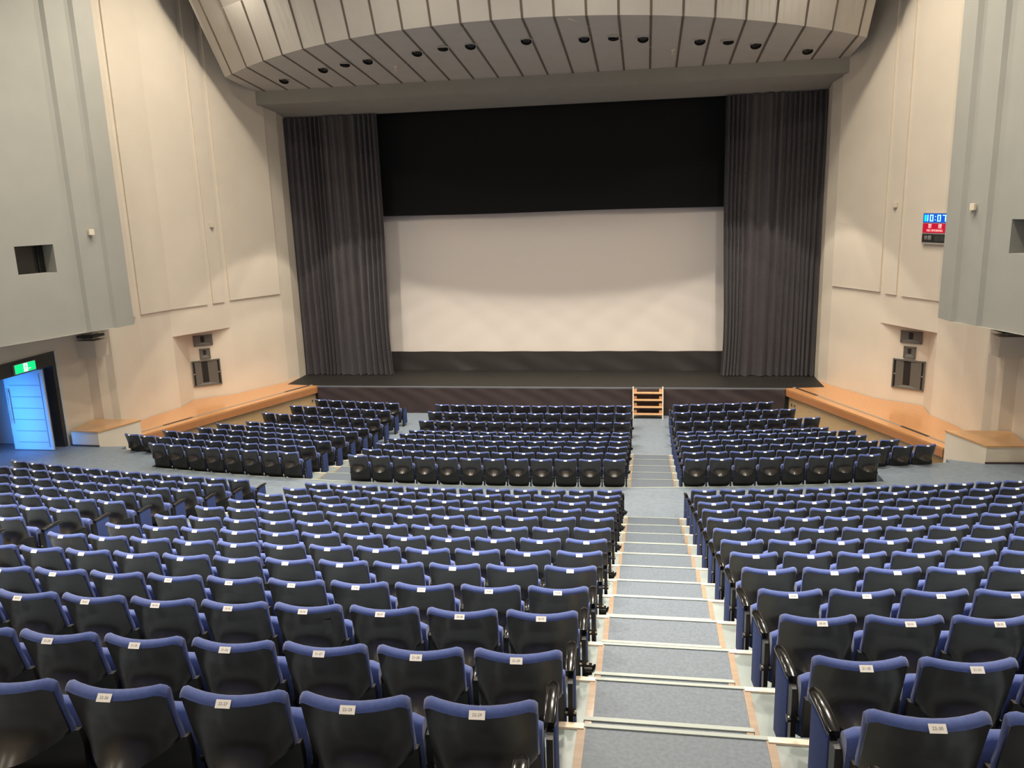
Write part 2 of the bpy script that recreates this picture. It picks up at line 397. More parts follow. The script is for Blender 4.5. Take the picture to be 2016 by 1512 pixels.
for s, nm in ((-1,'left'), (1,'right')):
    mb = MB()
    strip(mb, WALL, .0, TOP, 'cream', s); strip(mb, [WALL[-1], WALL2[0]], 3.28, TOP, 'cream', s)
    strip(mb, WALL2, .0, TOP, 'cream', s); strip(mb, NICHE, .9, 3.28, 'cream', s)
    mb.add([(s*x,y,3.28) for x,y in NICHE], [(0,1,2,3) if s < 0 else (3,2,1,0)], 'cream')
    # end return of the splayed wall and the alcove behind it
    strip(mb, [(11.55,20.55),(11.72,20.45),(11.72,20.05),(12.0,20.0)], .9, 4.5, 'cream', s)
    mb.box((min(s*11.45,s*12.1),19.75,3.25),(max(s*11.45,s*12.1),20.3,3.72),'cream')
    mb.box((min(s*11.5,s*12.1),19.78,3.80),(max(s*11.5,s*12.1),20.28,3.86),'frame')
    panel(mb, (9.30,26.86), (10.24,25.06), 4.18, TOP, .05, s)
    panel(mb, (10.34,24.87), (10.53,24.48), 4.15, TOP, .05, s)
    panel(mb, (10.62,24.30), (11.20,23.12), 4.14, TOP, .05, s); panel(mb, (11.20,23.12), (11.49,22.0), 4.14, TOP, .05, s)
    panel(mb, (11.505,21.75), (11.53,20.7), 4.12, TOP, .05, s)
    # a fine seam down the lower wall
    o = mb.build('wall_'+nm+'_splay'); tag(o, kind='structure')
    # side wall with the door opening (left only)
    mb = MB()
    X = s*12.0; XO = s*12.2
    def wb(y0, y1, z0, z1, m='cream'): mb.box((min(X,XO),y0,z0),(max(X,XO),y1,z1), m)
    if s < 0:
        wb(18.81, 20.2, .2, 4.4); wb(15.9, 18.81, 3.62, 4.4); wb(-4, 15.9, .2, 4.4)
    else: wb(-4, 20.2, .2, 4.4)
    o = mb.build('wall_'+nm+'_lower'); tag(o, kind='structure')
    # grey upper wing wall in stepped panels
    G = [((10.0,19.5),(10.06,18.88)),((10.16,18.84),(10.34,18.24)),((10.44,18.20),(12.0,13.4)),((12.0,13.4),(12.3,9.0)),((12.3,9.0),(12.3,-4.0))]
    mb = MB()
    def gq(a, b, z0, z1):
        mb.add([(s*a[0],a[1],z0),(s*b[0],b[1],z0),(s*b[0],b[1],z1),(s*a[0],a[1],z1)], [(0,1,2,3) if s > 0 else (3,2,1,0)], 'grey')
    for i, (a, b) in enumerate(G):
        if i == 2:
            L = math.dist(a, b); t0 = (18.20-17.68)/4.8; t1 = (18.20-16.78)/4.8
            p0, p1 = lerp(a, b, t0), lerp(a, b, t1)
            gq(a, p0, 4.22, TOP); gq(p1, b, 4.22, TOP); gq(p0, p1, 4.22, 5.77); gq(p0, p1, 6.44, TOP)
            WIN = (p0, p1)
        else: gq(a, b, 4.22, TOP)
        if i: gq(G[i-1][1], a, 4.22, TOP)
    mb.add([(s*10.0,19.5,4.22),(s*10.0,19.5,TOP),(s*11.6,20.6,TOP),(s*11.6,20.6,4.22)], [(0,1,2,3) if s > 0 else (3,2,1,0)], 'grey')
    und = [(10.0,19.5),(10.06,18.88),(10.34,18.24),(12.0,13.4),(12.3,9),(12.3,-4),(12.6,-4),(12.6,20.6),(11.6,20.6)]
    mb.add([(s*x,y,4.221) for x,y in und], [tuple(range(9)) if s > 0 else tuple(range(9))[::-1]], 'grey')
    o = mb.build('wall_'+nm+'_upper'); tag(o, kind='structure')
    # projection booth window set back in the grey wall
    p0, p1 = WIN; wn = empty('window_1' if s < 0 else 'window_2'); tag(wn, kind='structure')
    d = Vector((p1[0]-p0[0], p1[1]-p0[1])).normalized(); n = Vector((-d[1], d[0])); n = n if n[0] > 0 else -n; D = .42
    q0 = (p0[0]+n[0]*D, p0[1]+n[1]*D); q1 = (p1[0]+n[0]*D, p1[1]+n[1]*D)
    def P(q, z): return (s*q[0], q[1], z)
    mb = MB()
    for f in ([P(p0,5.77),P(p1,5.77),P(q1,5.77),P(q0,5.77)],[P(p0,6.44),P(p1,6.44),P(q1,6.44),P(q0,6.44)],[P(p0,5.77),P(q0,5.77),P(q0,6.44),P(p0,6.44)],[P(p1,5.77),P(q1,5.77),P(q1,6.44),P(p1,6.44)]):
        mb.add(f, [(0,1,2,3)], 'grey')
    mb.build('window_reveal', wn)
    mb = MB(); mb.add([P(q0,5.77),P(q1,5.77),P(q1,6.44),P(q0,6.44)], [(0,1,2,3)], 'glass')
    e0, e1 = lerp(q0,q1,.16), lerp(q0,q1,.19)
    g = MB(); g.prism([(s*x, y) for x, y in (e0, e1, (e1[0]-n[0]*.03, e1[1]-n[1]*.03), (e0[0]-n[0]*.03, e0[1]-n[1]*.03))], 5.77, 6.44, 'dark'); g.build('glazing_bar', wn)
    mb.build('window_pane', wn)
    r = MB(); r.box((min(s*q0[0],s*(q1[0]+1.4)), q1[1]-.2, 5.5),(max(s*q0[0],s*(q1[0]+1.4)), q0[1]+.4, 5.52),'dark'); r.build('booth_floor', wn)

# back of the hall
mb = MB(); mb.box((-12.6,-4.2,3.5),(12.6,-4.0,TOP),'cream'); o = mb.build('wall_back'); tag(o, kind='structure')
mb = MB(); mb.box((-12.6,-4.2,TOP),(12.6,22.0,TOP+.2),'ceil'); mb.box((-12.6,22.0,TOP),(12.6,31.6,TOP+.2),'black'); o = mb.build('ceiling_hall'); tag(o, kind='structure')

# ------------------------------------------------------------------ ribbed ceiling over the stage front
RK = (9.35**2+3.45**2)/(2*3.45)
def kink_y(x): x = max(-9.35, min(9.35, x)); return 21.3+RK-math.sqrt(RK*RK-x*x)
RIBX = [-9.03+.787*k for k in range(24)]
xs = [-9.42]+RIBX+[9.36]
mb = MB()
def prof(x):     # lower surface back edge, kink, then the fascia leaning back to the hall
    yk = kink_y(x); zk = cloud_z(yk); sl = .45+.45*(abs(x)/9.4)**2
    return [(26.64, cloud_z(26.64)), (yk, zk), (yk-sl*1.4, zk+1.4), (yk-sl*1.4-.7, zk+2.2), (yk-sl*1.4-1.3, TOP)]
for a, b in zip(xs[:-1], xs[1:]):
    n = 4
    for k in range(n):
        x0 = a+(b-a)*k/n; x1 = a+(b-a)*(k+1)/n; A, B = prof(x0), prof(x1)
        for i in range(4):
            mb.add([(x0,*A[i]),(x1,*B[i]),(x1,*B[i+1]),(x0,*A[i+1])], [(3,2,1,0)], 'ceil')
for x in RIBX:
    A = prof(x); w_ = .030
    for i in range(4):
        (y0, z0), (y1, z1) = A[i], A[i+1]; e = .012
        mb.add([(x-w_,y0,z0-e),(x+w_,y0,z0-e),(x+w_,y1-(e if i else 0),z1-e),(x-w_,y1-(e if i else 0),z1-e),
                (x-w_,y0,z0+.03),(x+w_,y0,z0+.03),(x+w_,y1,z1+.03),(x-w_,y1,z1+.03)],
               [(0,1,2,3),(7,6,5,4),(1,0,4,5),(3,2,6,7),(2,1,5,6),(0,3,7,4)], 'rib')
for s, xe in ((-1,-9.42),(1,9.36)):
    A = prof(xe); mb.add([(xe,y,z) for y, z in A]+[(xe,26.64,TOP)], [(0,1,2,3,4,5)], 'frame')
o = mb.build('ceiling'); tag(o, kind='structure')

# recessed downlights, sprinklers, wires
ORD = ['first','second','third','fourth','fifth','sixth','seventh','eighth','ninth','tenth','eleventh','twelfth','thirteenth','fourteenth','fifteenth','sixteenth']
slope = Matrix.Rotation(-math.atan(.11), 4, 'X')
def ring(mb, r0, r1, z0, z1, m, n=20):
    p = [(r*math.cos(2*PI*i/n), r*math.sin(2*PI*i/n), z) for r, z in ((r0,z0),(r1,z1)) for i in range(n)]
    mb.add(p, [(i,(i+1)%n,n+(i+1)%n,n+i) for i in range(n)], m)
def tiltring(mb, r0, r1, z0, z1, m, ang, n=24):
    R_ = Matrix.Translation((0,0,-.035)) @ Matrix.Rotation(-math.radians(ang), 4, 'X')
    p = [tuple(R_ @ Vector((r*math.cos(2*PI*i/n), r*math.sin(2*PI*i/n), z))) for r, z in ((r0,z0),(r1,z1)) for i in range(n)]
    mb.add(p, [(i,(i+1)%n,n+(i+1)%n,n+i) for i in range(n)], m)
def down_me(ang):
    a_ = MB(); tiltring(a_,.165,.150,-.03,-.03,'ceil',ang); tiltring(a_,.165,.165,-.03,.09,'ceil',ang)
    b_ = MB(); tiltring(b_,.150,.145,-.03,.05,'dark',ang); tiltring(b_,.145,.001,.05,.05,'dark',ang)
    c_ = MB(); tiltring(c_,.095,.07,.02,-.0,'spkgrey',ang); tiltring(c_,.07,.001,-.0,.01,'leg',ang)
    return a_.data('rim', True), b_.data('recess'), c_.data('lens', True)
TILT = down_me(22); FLAT = down_me(10)
for i, (x, y) in enumerate(DOWN):
    z = cloud_z(y)
    t = empty('recessed_downlight', (x,y,z)); t.rotation_euler = slope.to_euler()
    half = (ORD[i]+' from the left') if i < 8 else (ORD[14-i]+' from the right')
    tag(t, 'round recessed ceiling downlight, '+half+' of fifteen over the stage', 'downlight', 'recessed downlights in the ribbed ceiling')
    for nm2, me in zip(('rim','recess','lens'), FLAT if i in (2,5,9,12) else TILT):
        if nm2 == 'lens' and i in (2,5,9,12): continue
        c = bpy.data.objects.new(nm2, me); C.objects.link(c); c.parent = t
        if nm2 == 'lens': c.location = (0, .045, 0)
for x, y, lab in ((-3.918,24.714,'left'),(4.177,24.744,'right')):
    z = cloud_z(y); mb = MB(); mb.tube((0,0,0),(0,0,-.03),.07,'ivory',14,.06); mb.tube((0,0,-.03),(0,0,-.12),.03,'ivory',10,.02); mb.tube((0,0,-.12),(0,0,-.135),.045,'ivory',12)
    o = mb.build('ceiling_sensor', smooth=True); o.location = (x,y,z); tag(o, 'small ivory knob on the ribbed ceiling, '+lab+' one of two', 'sensor')
for pts, lab in (([(-.99,21.31,11.45),(-1.85,22.5,11.25),(-3.9,24.68,11.03)],'left'),([(1.55,21.34,11.44),(2.55,22.7,11.22),(4.15,24.70,11.03)],'right')):
    mb = MB()
    for a, b in zip(pts[:-1], pts[1:]): mb.tube(a, b, .004, 'wire', 5)
    o = mb.build('hanging_wire'); tag(o, 'thin pale wire strung under the ribbed ceiling, '+lab+' one of two', 'wire')

# ------------------------------------------------------------------ side decks
EDGE = [(7.87,26.22),(8.42,25.0),(8.96,23.75),(9.40,22.75),(9.78,21.85),(10.2,20.80),(10.52,19.98)]
for s, nm in ((-1,'left'),(1,'right')):
    t = empty('side_stage', (s*9.5,24,0)); tag(t, 'orange wooden side stage running along the '+nm+' wall', 'side stage')
    base = Vector((s*9.5,24,0))
    inner = [(11.5,19.98),(11.5,21.9),(11.2,23.08),(11.33,24.1),(10.5,24.76),(10.26,24.98),(9.27,26.88),(9.11,27.42),(9.12,26.41)]
    poly = EDGE+inner
    def off(d):      # edge moved outwards (towards the wall)
        r = []
        for i, p in enumerate(EDGE):
            a = EDGE[max(0,i-1)]; b = EDGE[min(len(EDGE)-1,i+1)]; v = Vector((b[0]-a[0], b[1]-a[1])).normalized(); n = Vector((-v[1], v[0])); n = n if n[0] > 0 else -n
            r.append((p[0]+n[0]*d, p[1]+n[1]*d))
        return r
    def pr(mb, pl, z0, z1, m, side=None):
        q = [(s*x-base.x, y-base.y) for x, y in pl]
        ar = sum(q[i][0]*q[(i+1)%len(q)][1]-q[(i+1)%len(q)][0]*q[i][1] for i in range(len(q)))
        mb.prism(q if ar > 0 else q[::-1], z0, z1, m, side)
    mb = MB(); pr(mb, poly, .95, 1.001, 'deck'); mb.build('deck_top', t)
    mb = MB(); e0, e1 = off(0), off(.06); pr(mb, e0+e1[::-1], .76, .95, 'fascia'); mb.build('edge_board', t)
    mb = MB(); e0, e1 = off(.12), off(.2); pr(mb, e0+e1[::-1], -.05, .76, 'ply'); mb.build('front_panel', t)
    mb = MB(); e0, e1 = off(.27), off(.36); pr(mb, e0+e1[::-1], 1.0, 1.008, 'slot'); mb.build('vent_strip', t)
    for i0, i1, f0, f1 in ((0,1,.1,.92),(4,5,.1,1.0)):
        a, b = lerp(off(.27)[i0],off(.27)[i1],f0), lerp(off(.27)[i0],off(.27)[i1],f1); c, d = lerp(off(.36)[i0],off(.36)[i1],f0), lerp(off(.36)[i0],off(.36)[i1],f1)
        mb = MB(); pr(mb, [a,b,d,c], 1.006, 1.012, 'slotd'); mb.build('vent_grille', t)
    # thin wooden skirting where the deck meets the wall
    mb = MB()
    for a, b in zip(inner[1:-2], inner[2:-1]):
        pass
    for k in range(2 if s > 0 else 1):
        q = lerp(EDGE[0], EDGE[1], .16+.12*k); mb2 = MB(); th = math.atan2(EDGE[1][1]-EDGE[0][1], s*(EDGE[1][0]-EDGE[0][0]))
        mb2.box((-.04,-.006,-.05),(.04,.006,.05),'alu'); mb2.box((-.022,-.01,-.03),(.022,.01,.03),'signblk')
        o = mb2.build('wall_socket', t); o.location = (s*(q[0]+.105)-base.x, q[1]-base.y+.02, .5); o.rotation_euler = (0,0,th)

# boxes at the end of the side stages
for s, nm in ((-1,'left'),(1,'right')):
    PB = [(11.0,18.76),(11.83,18.8),(11.97,19.97),(11.72,20.0),(10.55,19.97)]
    c = Vector((s*11.3,19.4,1.02))
    def bp(mb, pl, z0, z1, m):
        q = [(s*x-c.x, y-c.y) for x, y in pl]; ar = sum(q[i][0]*q[(i+1)%len(q)][1]-q[(i+1)%len(q)][0]*q[i][1] for i in range(len(q)))
        mb.prism(q if ar > 0 else q[::-1], z0-c.z, z1-c.z, m)
    t = empty('corner_box', c); tag(t, 'white boxed-in platform with wooden top beside the '+nm+' wall', 'box')
    mb = MB(); bp(mb, PB, 1.02, 1.405, 'cream'); bp(mb, [(11.0,18.76),(10.55,19.97),(10.62,20.0),(11.06,18.8)], .3, 1.02, 'cream'); mb.build('box_body', t)
    mb = MB(); bp(mb, [(10.985,18.74),(11.845,18.78),(11.985,19.97),(11.72,20.0),(10.53,19.99)], 1.405, 1.44, 'boxtop'); mb.build('box_top', t)
    mb = MB(); bp(mb, [(10.99,18.75),(11.84,18.79),(11.84,18.76),(10.99,18.72)], 1.02, 1.06, 'brownbase'); mb.build('base_strip', t)

# ------------------------------------------------------------------ door, frame and exit sign (left)
d1 = empty('door_1', (-12.0,17.3,1.02)); tag(d1, kind='structure')
mb = MB(); mb.box((-.25,1.38,0),(.03,1.51,2.6),'frame'); mb.box((-.25,-1.45,2.24),(.03,1.38,2.6),'frame'); mb.box((-.25,-1.5,0),(.03,-1.38,2.6),'frame'); mb.box((.03,1.5,0),(.045,1.56,2.6),'doorp'); mb.build('door_frame', d1)
lf = MB(); lf.box((-1.2,1.04,.02),(-.04,1.09,2.2),'doorp')
for k in range(6): lf.box((-1.06,1.036,.22+.31*k+.0),(-.16,1.045,.232+.31*k),'riser')
lf.box((-.14,1.034,.1),(-.125,1.045,2.1),'riser')
leaf = lf.build('door_leaf', d1)
h = MB(); h.tube((-1.1,.97,.75),(-1.1,.97,1.7),.018,'alu',10); h.tube((-1.1,.97,.85),(-1.1,1.04,.85),.012,'alu',8); h.tube((-1.1,.97,1.6),(-1.1,1.04,1.6),.012,'alu',8); h.build('door_handle', leaf, smooth=True)
mb = MB(); mb.box((-14.5,14.0,.82),(-12.0,19.2,1.016),'carpet'); o = mb.build('floor_vestibule'); tag(o, kind='structure')
mb = MB(); mb.box((-14.6,14.0,1.0),(-14.4,19.2,4.0),'doorp'); mb.box((-14.5,18.9,1.0),(-12.2,19.0,4.0),'doorp'); mb.box((-14.5,14.0,1.0),(-12.2,14.1,4.0),'doorp'); mb.box((-14.5,14.0,3.9),(-12.2,19.0,4.0),'doorp')
o = mb.build('wall_vestibule'); tag(o, kind='structure')
ex = empty('exit_sign', (-11.95,17.69,3.415)); tag(ex, 'glowing green exit sign with a running figure above the door', 'sign')
mb = MB(); mb.box((-.05,-.36,-.125),(.03,.36,.125),'alu'); mb.build('housing', ex, bevel=.006)
mb = MB(); mb.box((.03,-.345,-.11),(.036,.345,.11),'grn'); mb.build('green_face', ex)
mb = MB(); mb.box((.036,-.06,-.10),(.04,.07,.105),'wht'); mb.build('white_doorway', ex)
mb = MB()   # running figure, side view towards the doorway
mb.tube((.041,.005,.072),(.045,.005,.072),.017,'grn',12)
def limb(a, b, r=.010): 
    a = Vector((.043,*a)); b = Vector((.043,*b)); d = (b-a).normalized(); n = Vector((0,-d.z,d.y))*r
    mb.add([a+n,b+n*.8,b-n*.8,a-n], [(0,1,2,3)], 'grn')
limb((-.005,.05),(.01,-.005),.016); limb((.01,-.005),(-.02,-.035)); limb((-.02,-.035),(-.012,-.08)); limb((.01,-.005),(.035,-.045)); limb((.035,-.045),(.058,-.055)); limb((-.002,.04),(-.035,.015)); limb((0,.04),(.035,.03))
mb.build('running_figure', ex)
mb = MB(); mb.box((.037,.10,-.055),(.04,.17,-.03),'redtxt'); mb.build('arrow', ex)

# ------------------------------------------------------------------ wooden steps to the stage
st = empty('stage_steps', (3.55,25.7,.08)); tag(st, 'light wooden steps leaning against the stage by the right aisle', 'steps')
for sx in (-.475, .475):
    mb = MB(); a, b = sx-.018, sx+.018
    pr_ = [(-.05,0),(.12,0),(.44,.97),(.36,.99),(.22,.99)]
    p = [(a,y,z) for y,z in pr_]+[(b,y,z) for y,z in pr_]; n = 5
    mb.add(p, [tuple(range(n)), tuple(range(n,2*n))[::-1]]+[((i+1)%n,i,n+i,n+(i+1)%n) for i in range(n)], 'nosewood'); mb.build('stringer', st)
for k in range(4):
    z = .155+.215*k; y = -.03+.085*k
    mb = MB(); mb.box((-.455,y,z-.03),(.455,y+.20,z),'stepwood'); mb.box((-.455,y+.16,z-.06),(-.36,y+.2,z+.10),'stepwood'); mb.box((.36,y+.16,z-.06),(.455,y+.2,z+.10),'stepwood'); mb.build('tread', st, bevel=.004)

# ------------------------------------------------------------------ loudspeaker horns in the niches
def horn(s, name, c0, c1, z0, z1, label, kind):
    # c0 (inner) and c1 (outer) plan points of the face
    a = Vector((s*c0[0], c0[1])); b = Vector((s*c1[0], c1[1])); mid = (a+b)/2
    ux = (b-a).normalized(); 
    t = empty(name, (mid.x, mid.y, z0)); W = (b-a).length/2; H = z1-z0
    ang = math.atan2(ux.y, ux.x) if s > 0 else math.atan2(-ux.y, -ux.x)
    t.rotation_euler = (0,0,ang)          # local -y faces the hall
    tag(t, label, 'loudspeaker')
    fm = 'spkgrey'; dk = 'spkdark'
    mb = MB(); e = .035; y0 = -.035
    for q in (((-W,y0,0),(W,.0,e)),((-W,y0,H-e),(W,.0,H)),((-W,y0,0),(-W+e,.0,H)),((W-e,y0,0),(W,.0,H))): mb.box(*q, fm)
    mb.build('mouth_frame', t)
    mb = MB()
    if kind == 'big': xi0, xi1, zi0, zi1, D, ins = -W*.32, W*.12, H*.12, H*.95, -.004, .13
    elif kind == 'mid': xi0, xi1, zi0, zi1, D, ins = -W*.35, W*.25, H*.35, H*.8, -.004, 0
    else: xi0, xi1, zi0, zi1, D, ins = -W*.25, W*.15, H*.3, H*.9, -.004, 0
    ox0, ox1 = -W+e+ins*W*2*.5, W-e-ins*W*2*.5
    y1 = -.03
    P_ = [(ox0,y1,e),(ox1,y1,e),(ox1,y1,H-e),(ox0,y1,H-e),(xi0,D,zi0),(xi1,D,zi0),(xi1,D,zi1),(xi0,D,zi1)]
    mb.add(P_, [(0,1,5,4),(1,2,6,5),(2,3,7,6),(3,0,4,7)], fm)
    mb.add(P_, [(4,5,6,7)], dk); mb.build('horn_flare', t)
    if kind == 'big':
        mb = MB(); mb.box((-W+e,-.012,e),(ox0,-.004,H-e),dk); mb.box((ox1,-.012,e),(W-e,-.004,H-e),dk)
        mb.box((-W+e,-.02,H*.47),(ox0,-.008,H*.5),'alu'); mb.box((ox1,-.02,H*.47),(W-e,-.008,H*.5),'alu'); mb.build('side_slots', t)
for s, nm in ((-1,'left'),(1,'right')):
    horn(s, 'bass_loudspeaker', (10.62,24.68), (11.33,24.13), 1.42, 2.28, 'large dark bass horn low in the '+nm+' wall niche', 'big')
    horn(s, 'horn_loudspeaker', (10.84,24.52), (11.10,24.31), 2.33, 2.67, 'small square grey horn in the middle of the '+nm+' wall niche', 'mid')
    horn(s, 'top_loudspeaker', (10.75,24.59), (11.22,24.22), 2.77, 3.12, 'wide dark horn at the top of the '+nm+' wall niche', 'top')

# small wall sensors
def sensor(x, y, z, ang, label):
    t = empty('wall_sensor', (x,y,z)); t.rotation_euler = (0,0,ang); tag(t, label, 'sensor')
    mb = MB(); mb.box((-.07,-.05,-.07),(.07,0,.07),'ivory'); mb.build('housing', t, bevel=.008)
    mb = MB(); mb.tube((0,-.03,-.07),(0,-.05,-.14),.03,'slot',8,.015); mb.build('sensor_head', t)
for s, nm in ((-1,'left'),(1,'right')):
    sensor(s*10.38, 24.66, 6.66, s*math.radians(-63), 'small ivory wall sensor on the cream '+nm+' wall strip')
    sensor(s*10.20, 18.55, 6.68, s*math.radians(-73), 'small ivory wall sensor on the grey '+nm+' wing wall')

# ------------------------------------------------------------------ clock and no smoking sign (right)
a, b = Vector((10.87,23.72)), Vector((11.20,23.08)); 
cs = empty('information_board', (10.95,23.42,5.63)); dirv = Vector((.447,-.894)); ang = math.atan2(dirv.y, dirv.x)
cs.rotation_euler = (0,0,ang); tag(cs, 'lit wall board with blue clock above red no smoking panel', 'sign')
W = .43; off0 = -.085
cs.location = (10.87+dirv.x*(W+.14)-.045, 23.80+dirv.y*(W+.14)-.02, 5.63)
mb = MB(); mb.box((-W,-.10,0),(W,0,.82),'alu'); mb.build('housing', cs, bevel=.006)
mb = MB(); mb.box((-W+.02,-.108,.57),(W-.02,-.10,.80),'clockb'); clk = mb.build('clock_face', cs)
SEG = {'0':'abcdef','1':'bc','7':'abc','8':'abcdefg'}
def digit(mb, ch, cx, m, w_=.055, h_=.085, t_=.02):
    zc = .685; g = dict(a=((-w_,h_-t_),(w_,h_)), d=((-w_,-h_),(w_,-h_+t_)), g=((-w_,-t_/2),(w_,t_/2)), b=((w_-t_*1.3,0),(w_,h_)), c=((w_-t_*1.3,-h_),(w_,0)), f=((-w_,0),(-w_+t_*1.3,h_)), e=((-w_,-h_),(-w_+t_*1.3,0)))
    for k in SEG[ch]:
        (x0,z0),(x1,z1) = g[k]; mb.box((cx+x0,-.112,zc+z0),(cx+x1,-.108,zc+z1), m)
mb = MB(); digit(mb,'1',-.30,'clockd'); mb.box((-.375,-.110,.60),(-.30,-.108,.77),'clockdim'); digit(mb,'0',-.13,'clockd'); mb.box((-.015,-.112,.715),(.01,-.108,.735),'clockd'); mb.box((-.015,-.112,.63),(.01,-.108,.65),'clockd'); digit(mb,'0',.12,'clockd'); digit(mb,'7',.29,'clockd')
mb.build('clock_digits', clk)
mb = MB(); mb.box((-W+.02,-.108,.30),(W-.02,-.10,.545),'red'); rp = mb.build('no_smoking_panel', cs)
mb = MB(); mb.box((-W+.02,-.108,.05),(W-.02,-.10,.27),'signblk'); mb.box((.02,-.111,.09),(.17,-.108,.23),'signdim'); mb.box((.19,-.111,.09),(.34,-.108,.23),'signdim'); bp_ = mb.build('interval_panel', cs)
def put_text(body, size, x, z, m, parent, name, y=-.1095):
    me = text_data(body, size); me.materials.clear(); me.materials.append(M[m])
    o = bpy.data.objects.new(name, me); C.objects.link(o); o.parent = parent; o.location = (x,y,z); o.rotation_euler = (PI/2,0,0); return o
put_text('禁', .125, -.17, .47, 'redtxt', rp, 'lettering'); put_text('煙', .125, .17, .47, 'redtxt', rp, 'lettering')
put_text('NO SMOKING', .085, 0, .36, 'redtxt', rp, 'lettering')
put_text('休憩', .13, -.22, .165, 'signtxt', bp_, 'lettering')

# ------------------------------------------------------------------ the tip-up seat
def yback(z):      # rear surface of the back: leans away downwards, kicks out a little at the bottom edge
    pts = [(.42,-.075),(.45,-.045),(.48,-.018),(.51,.006),(.54,.026),(.57,.041),(.605,.051),(.645,.052),(.70,.042),(.75,.024),(.80,.004),(.86,-.01)]
    for (z0,y0),(z1,y1) in zip(pts[:-1], pts[1:]):
        if z <= z1 or z1 == .86:
            t = (z-z0)/(z1-z0); return y0+(y1-y0)*t
def ybow(x, z):      # the sides stay on a straight lean while the middle kicks back: extra forward offset at x
    zc = min(z, .80); return x*x*((.059+.27*(.80-zc))-yback(max(.41, zc)))
def shell_fn(u, v):
    x = -1+2*u; z = .520+(.802-.520)*v
    hw = .2215+.002*v
    if v < .12: hw *= 1-.02*((.12-v)/.12)**2
    if v < .6: z -= .055*(1-x*x)*(1-v/.6)
    if v > .93: z -= .010*max(0, abs(x)-.9)/.1
    return (hw*x, yback(z)+ybow(x, z)-.006, z+.012*x*x)
mb = MB(); mb.grid(shell_fn, 16, 18, 'shell', (0,.010,0)); shell_me = mb.data('back_shell', True)
def cush_sec(x):     # closed section (y, z) of the padded back, seen from the side
    r = [(yback(z)+.008, z) for z in (.522,.54,.57,.61,.66,.72,.77,.795)]
    r += [(yback(.80)-.013,.802),(yback(.80)-.013,.811),(-.001,.822),(.011,.830),(.028,.832),(.041,.826),(.047,.812)]
    r += [(.060,.76),(.073,.69),(.081,.63),(.078,.59),(.064,.555),(.044,.532),(.030,.522),(.022,.518)]
    return r
NS = len(cush_sec(0)); CU = [-1.0,-.985,-.95,-.86,-.7,-.45,-.2,0,.2,.45,.7,.86,.95,.985,1.0]
mb = MB(); P_ = []
for x in CU:
    sec = cush_sec(x); cy = sum(q[0] for q in sec)/NS; e = max(0, (abs(x)-.86)/.14); k = 1-.16*e*e if e < .9 else .78
    for y, z in sec:
        zz = .012*x*x
        yc = .06+.12*max(0, (.80-z))
        yy = ybow(x, z); P_.append(((.229-.006*max(0, min(1, (.66-z)/.14)))*x, yc+(y-yc)*k+yy, z-(.030*e*e if z > .79 else .030*e*e*max(0, (z-.6)/.19))+zz))
F_ = []
for i in range(len(CU)-1):
    for j in range(NS): F_.append((i*NS+j, i*NS+(j+1) % NS, (i+1)*NS+(j+1) % NS, (i+1)*NS+j))
F_ += [tuple(range(NS))[::-1], tuple((len(CU)-1)*NS+j for j in range(NS))]
mb.add(P_, F_, 'blue'); cush_me = mb.data('back_cushion', True)
def seat_fn(u, v):
    x = -1+2*u; a = 2*PI*v
    yc, zc = .305, .40; ly, lz = .05, .205
    cy = ly*math.copysign(abs(math.cos(a))**.6, math.cos(a)); cz = lz*math.copysign(abs(math.sin(a))**.35, math.sin(a))
    ax = abs(x); sh = 1-.10*max(0,(ax-.8)/.2)**2
    return (.232*x, yc+cy*sh-.06*(cz/lz)*.5*-1*-1, zc+cz*sh-.02*(1-x*x)*(cz < 0))
mb = MB(); mb.grid(seat_fn, 10, 20, 'blue', flip=True)
for uu in (0, 1):
    L = [seat_fn(uu, j/20) for j in range(20)]; mb.add(L, [tuple(range(20))[::(-1 if uu else 1)]], 'blue')
seat_me = mb.data('seat_cushion', True)
def pan_fn(u, v):
    x = -1+2*u; z = .115+.40*v
    e = max(0, 1-v/.30)
    hw = .224*(1-.20*e*e); z -= .035*(1-x*x)*e
    y = .215-.075*v+.07*e**2.2+.035*x*x-.028*math.sin(PI*min(1, v*1.3))
    return (hw*x, y, z)
mb = MB(); mb.grid(pan_fn, 14, 14, 'pan', (0,.035,0)); pan_me = mb.data('seat_pan', True)
mb = MB()
lx = .26
mb.box((-.014,.25,0),(.014,.30,.53),'leg'); mb.box((-.014,.30,.30),(.014,.36,.52),'leg'); mb.box((-.03,.24,0),(.03,.46,.012),'leg'); mb.tube((-.03,.275,.34),(.03,.275,.34),.022,'leg',10)
mb.tube((-.024,.24,.36),(-.024,.252,.36),.009,'chrome',8); mb.tube((.024,.24,.36),(.024,.252,.36),.009,'chrome',8)
leg_me = mb.data('leg_frame', bevel=0)
mb = MB()
def arm_mesh(y0, y1, hw, zt, nm):
    mb = MB()
    def arm_fn(u, v):
        a = 2*PI*u; c, s_ = math.cos(a), math.sin(a)
        k = 1-.5*max(0, (v-.86)/.14)**2-.25*max(0, (.06-v)/.06)
        return (hw*k*math.copysign(abs(c)**.5, c), y0+(y1-y0)*v, zt-.016+.012*math.sin(PI*v)+.015*math.copysign(abs(s_)**.5, s_)*(1-.3*max(0,(v-.86)/.14)))
    mb.grid(arm_fn, 16, 12, 'blacklac')
    for vv in (0, 1): mb.add([arm_fn(j/16, vv) for j in range(16)], [tuple(range(16))[::(-1 if vv else 1)]], 'blacklac')
    mb.box((-.014,y0+.002,zt-.13),(.014,y0+.05,zt-.03),'leg')
    return mb.data(nm, True)
arm_me = arm_mesh(.25, .47, .021, .525, 'armrest'); end_arm_me = arm_mesh(.32, .64, .030, .565, 'aisle_armrest')
